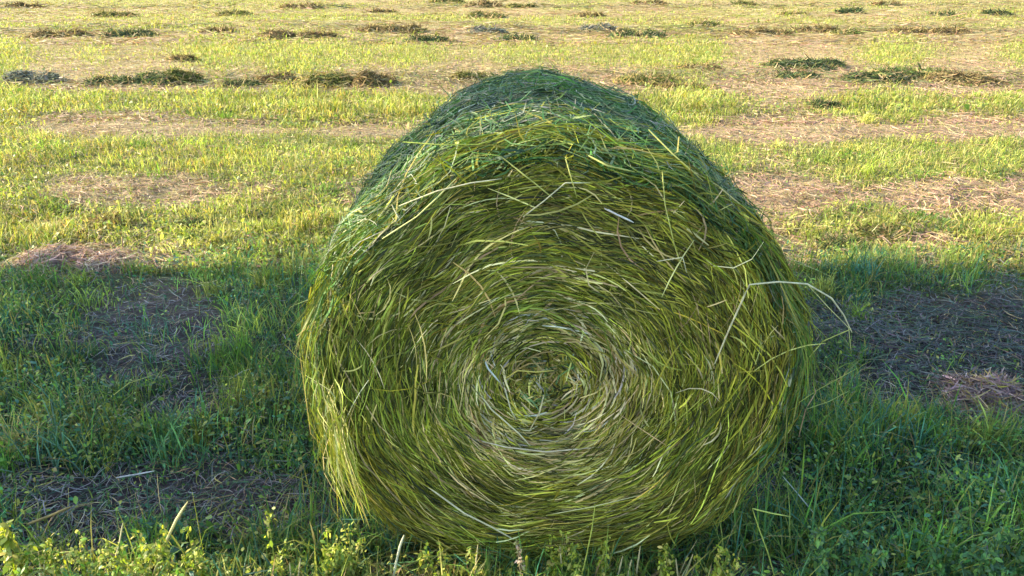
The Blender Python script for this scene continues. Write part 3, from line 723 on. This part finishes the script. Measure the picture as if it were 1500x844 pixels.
LP = [(.30, .345, .04), (.36, .38, .055), (.22, .28, .04), (.42, .39, .10), (.13, .19, .03)]
FP = [(8, 788, 1.67, 'broad yellow green plant cut by the left edge of the photo', .03, 4, .026),
      (70, 812, 1.68, 'low leafy plant, second from the left along the near edge', .05, 4, .016),
      (120, 808, 1.67, 'low leafy plant, third from the left along the near edge', .05, 5, .017),
      (175, 818, 1.66, 'low leafy plant between the third plant and the tall dry stalk at left', .05, 5, .017),
      (238, 800, 1.67, 'bushy bright plant around the foot of the tall slanting dry stalk', .05, 6, .018),
      (275, 792, 1.69, 'tall leafy plant just right of the tall slanting dry stalk', .03, 4, .018),
      (393, 775, 1.69, 'slim upright plant with pale tip left of the hanging tuft', .012, 2, .017),
      (478, 796, 1.70, 'bright bushy plant right under the hanging tuft of the bale', .04, 6, .018),
      (510, 790, 1.71, 'small plant with curled pale top under the hanging tuft', .02, 3, .014),
      (645, 822, 1.68, 'small round leaved plant in front of the lower left of the bale', .02, 3, .02),
      (690, 826, 1.68, 'tiny plant left of the pink seed stalk', .02, 3, .015),
      (808, 806, 1.69, 'leafy plant just right of the pink seed stalk before the bale', .03, 4, .016),
      (838, 818, 1.68, 'low plant left of the tallest thin green stalk before the bale', .03, 4, .016),
      (885, 812, 1.69, 'leafy plant right of the tallest thin green stalk before the bale', .035, 4, .016),
      (975, 822, 1.68, 'low plant under the lower right of the bale', .03, 4, .016),
      (1055, 820, 1.66, 'bright yellow plant at the last sunlit spot right of the bale foot', .035, 5, .018)]
for k, (px, tp, y, lab, sp, ns, lf) in enumerate(FP):
    leafy_plant(px, tp, y, 100 + k, LP, lab, sp, ns, lf)
SPAL = [(.07, .17, .05), (.11, .22, .05), (.06, .13, .06)]  # darker greens than the sunlit plants: the shade is in the colour
for k, (px, tp, y, lab, sp, ns, lf) in enumerate([
      (1200, 790, 1.66, 'shaded green plant near the bottom right of the bale', .06, 5, .02),
      (1275, 800, 1.66, 'low shaded plant left of the leafy bush in the bottom right corner', .06, 5, .02),
      (1400, 775, 1.70, 'shaded leafy bush with tall blades in the bottom right corner', .08, 7, .02),
      (1470, 790, 1.66, 'shaded plant cut by the right edge at the bottom', .06, 5, .022)]):
    leafy_plant(px, tp, y, 200 + k, SPAL, lab, sp, ns, lf)

def dry(pts, w, col, name, label, cat='stalk', group=None):
    return tag(stalk(pts, w, col, name), label, cat, group)
dry([(222, 850, 1.68), (240, 800, 1.68), (258, 762, 1.68), (275, 735, 1.68)], .011, (.56, .50, .22), 'dry_stalk', 'tall thick dry stalk slanting right at the lower left of the photo')
dry([(848, 860, 1.66), (860, 810, 1.67), (867, 775, 1.68), (872, 738, 1.69)], .005, (.34, .38, .07), 'green_stalk', 'tallest thin green stalk standing before the bale')
dry([(886, 850, 1.67), (888, 810, 1.68), (891, 770, 1.69)], .004, (.26, .34, .06), 'green_stalk', 'shorter thin green stalk just right of the tallest one')
dry([(576, 850, 1.69), (580, 825, 1.69), (586, 800, 1.70), (592, 784, 1.70)], .010, (.52, .52, .34), 'pale_grass', 'pale broad grass blade standing before the lower left of the bale', 'grass blade')
dry([(1136, 850, 1.66), (1125, 810, 1.68), (1112, 775, 1.70), (1102, 745, 1.71)], .005, (.30, .36, .07), 'green_stalk', 'thin green stalk leaning left at the lower right of the bale')
dry([(1102, 745, 1.71), (1130, 752, 1.71), (1158, 757, 1.71)], .006, (.36, .42, .09), 'grass_blade', 'short yellow green blade lying level at the lower right of the bale', 'grass blade')
dry([(1192, 752, 1.9), (1170, 725, 1.95), (1146, 697, 2.0)], .005, (.40, .44, .36), 'pale_straw', 'pale straw leaning on the lower right side of the bale', 'straw')
dry([(170, 700, 2.12), (200, 695, 2.12), (226, 690, 2.12)], .008, (.42, .42, .40), 'pale_straw', 'pale grey straw lying on bare soil at left', 'straw')
dry([(40, 768, 1.86), (70, 757, 1.87), (105, 742, 1.88)], .012, (.22, .17, .06), 'brown_twig', 'brown twig lying in shade near the lower left corner', 'twig')
dry([(180, 766, 1.80), (174, 800, 1.75), (166, 826, 1.7)], .006, (.52, .46, .22), 'dry_stalk', 'thin straight dry stalk between the low plants at left')
for k, (a_, b_, t_, dx) in enumerate([(66, 800, 1.68, 2), (56, 808, 1.68, -6), (440, 818, 1.68, 4), (424, 824, 1.68, -3), (912, 815, 1.68, 10), (925, 820, 1.68, 8), (938, 800, 1.69, 8), (820, 800, 1.69, -5), (1015, 812, 1.69, 16), (700, 798, 1.70, 6), (990, 818, 1.68, -4)]):
    dry([(a_ - dx, 856, t_), (a_, b_, t_)], .007, (.54, .46, .24), 'cut_stubble', f'short cut straw stub, {ORD[k]} from the left along the near edge' if False else 'short pale cut straw stub standing along the near edge', 'stubble', 'cut stubs along the near edge')
# pink seed stalk
e = empty('seed_stalk', tuple(pix_y(757, 850, 1.68))); bpy.context.view_layer.update()
tag(e, 'pinkish seed stalk standing before the bottom centre of the bale', 'seed stalk')
def under(o, p):
    o.parent = p; o.matrix_parent_inverse = p.matrix_basis.inverted(); return o
under(stalk([(765, 856, 1.68), (760, 820, 1.68), (756, 790, 1.69)], .004, (.46, .38, .18), 'stem'), e)
s_ = Soup(); n = 60; f = rng.uniform(0, 1, n)
c = np.array([pix_y(757 + 10 * q + rng.normal(0, 2), 790 + 52 * q, 1.685 + rng.normal(0, .004)) for q in f])
leaflets(s_, c, rng.uniform(.007, .014, n), pick([(.50, .32, .22), (.56, .44, .26), (.42, .40, .14)], n), .9, .5)
under(s_.build('seed_head', M_straw), e)

# ------------------------------------------------------------------ added leafy shade caster, unseen left of the frame, shaped to fit the shadow band
EL = math.radians(24); SLOPE = -.20
XC = -7.0
def shade_caster():
    e = empty('added_shade_caster', (XC, 3.6, 0)); tag(e, 'added unseen leafy mass that casts shade on the bale from the left', 'shade_caster')
    zs = np.linspace(.15, 6.2, 26); ys = np.linspace(0, 1, 15)
    def lim(z):  # outline worked back from the shadow edges to be cast
        x = XC + z / math.tan(EL)
        return 1.70 - .045 * x - SLOPE * (x - XC), 4.05 - SLOPE * (x - XC)
    V, nu = [], 40
    for z in zs:
        a, b = lim(z); cy, ry = (a + b) / 2, (b - a) / 2 - .03
        for k in range(nu):
            t = 2 * PI * k / nu; c_, s__ = math.cos(t), math.sin(t)
            k2 = 1 + .05 * (float(fbm(c_ * 2 + 7, z * 1.5 + s__ * 2, 3, 3)) - .5)
            sq = (abs(c_) ** 6 + abs(s__) ** 6) ** (-1 / 6); c_ *= sq; s__ *= sq
            V.append((c_ * .9 * k2, cy - 3.6 + ry * (1 + (k2 - 1) * .35) * s__ * (1 if z < 5.9 else .8), z))
    F = [(r * nu + k, r * nu + (k + 1) % nu, (r + 1) * nu + (k + 1) % nu, (r + 1) * nu + k) for r in range(len(zs) - 1) for k in range(nu)]
    V = np.array(V); s_ = Soup(); s_.add(V, np.array(F), np.tile(np.array([.04, .07, .02]), (len(V), 1)))
    n = 9000; b = V[rng.integers(0, len(V), n)] * np.array([1.05, .99, 1.0]) + rng.normal(0, 1, (n, 3)) * np.array([.08, .015, .04])
    leaflets(s_, b, rng.uniform(.04, .07, n), pick([(.05, .10, .02), (.08, .14, .03), (.04, .07, .02)], n), .8, .6)
    s_.build('caster_crown', M_leaf, e)
    t_ = Soup(); P = np.stack([np.zeros(6), np.linspace(0, .2, 6), np.linspace(-.1, 3.5, 6)], -1)[None]
    t_.tubes(P, np.linspace(.24, .1, 6)[None], np.array([[.12, .09, .06]]), 10); t_.build('caster_trunk', M_bark, e)
shade_caster()

# ------------------------------------------------------------------ light, sky, camera
w = bpy.data.worlds.new('World'); scene.world = w; w.use_nodes = True
sk = w.node_tree.nodes.new('ShaderNodeTexSky'); sk.sky_type = 'NISHITA'; sk.sun_disc = False
az = math.atan2(-1.0, -SLOPE)                        # towards the sun: (-1, .2)
sk.sun_elevation = EL; sk.sun_rotation = az
bg = w.node_tree.nodes['Background']; bg.inputs['Strength'].default_value = .108
w.node_tree.links.new(sk.outputs[0], bg.inputs[0])
sun = bpy.data.lights.new('sun', 'SUN'); sun.energy = 2.7; sun.angle = math.radians(.5); sun.color = (1, .88, .69)
so = bpy.data.objects.new('sun', sun); COL.objects.link(so)
dirv = Vector((1, SLOPE, -math.tan(EL) * math.hypot(1, SLOPE)))
so.rotation_euler = dirv.to_track_quat('-Z', 'Y').to_euler(); so.location = (-20, 4, 10)

cam = bpy.data.cameras.new('camera'); cam.sensor_width = 36; cam.lens = 36 * FPX / 1500; cam.clip_start = .05; cam.clip_end = 3000
co = bpy.data.objects.new('camera', cam); COL.objects.link(co); co.location = (0, 0, CAM_H); co.rotation_euler = (PI / 2 - PITCH, 0, 0)
scene.camera = co
vs = scene.view_settings; vs.view_transform = 'Standard'; vs.look = 'None'; vs.exposure = 2.7; vs.gamma = 1; vs.use_curve_mapping = False
cy = scene.cycles
cy.max_bounces = 8; cy.diffuse_bounces = 4; cy.glossy_bounces = 2; cy.transmission_bounces = 4
cy.use_denoising = True
try: cy.denoising_prefilter = 'ACCURATE'
except Exception: pass
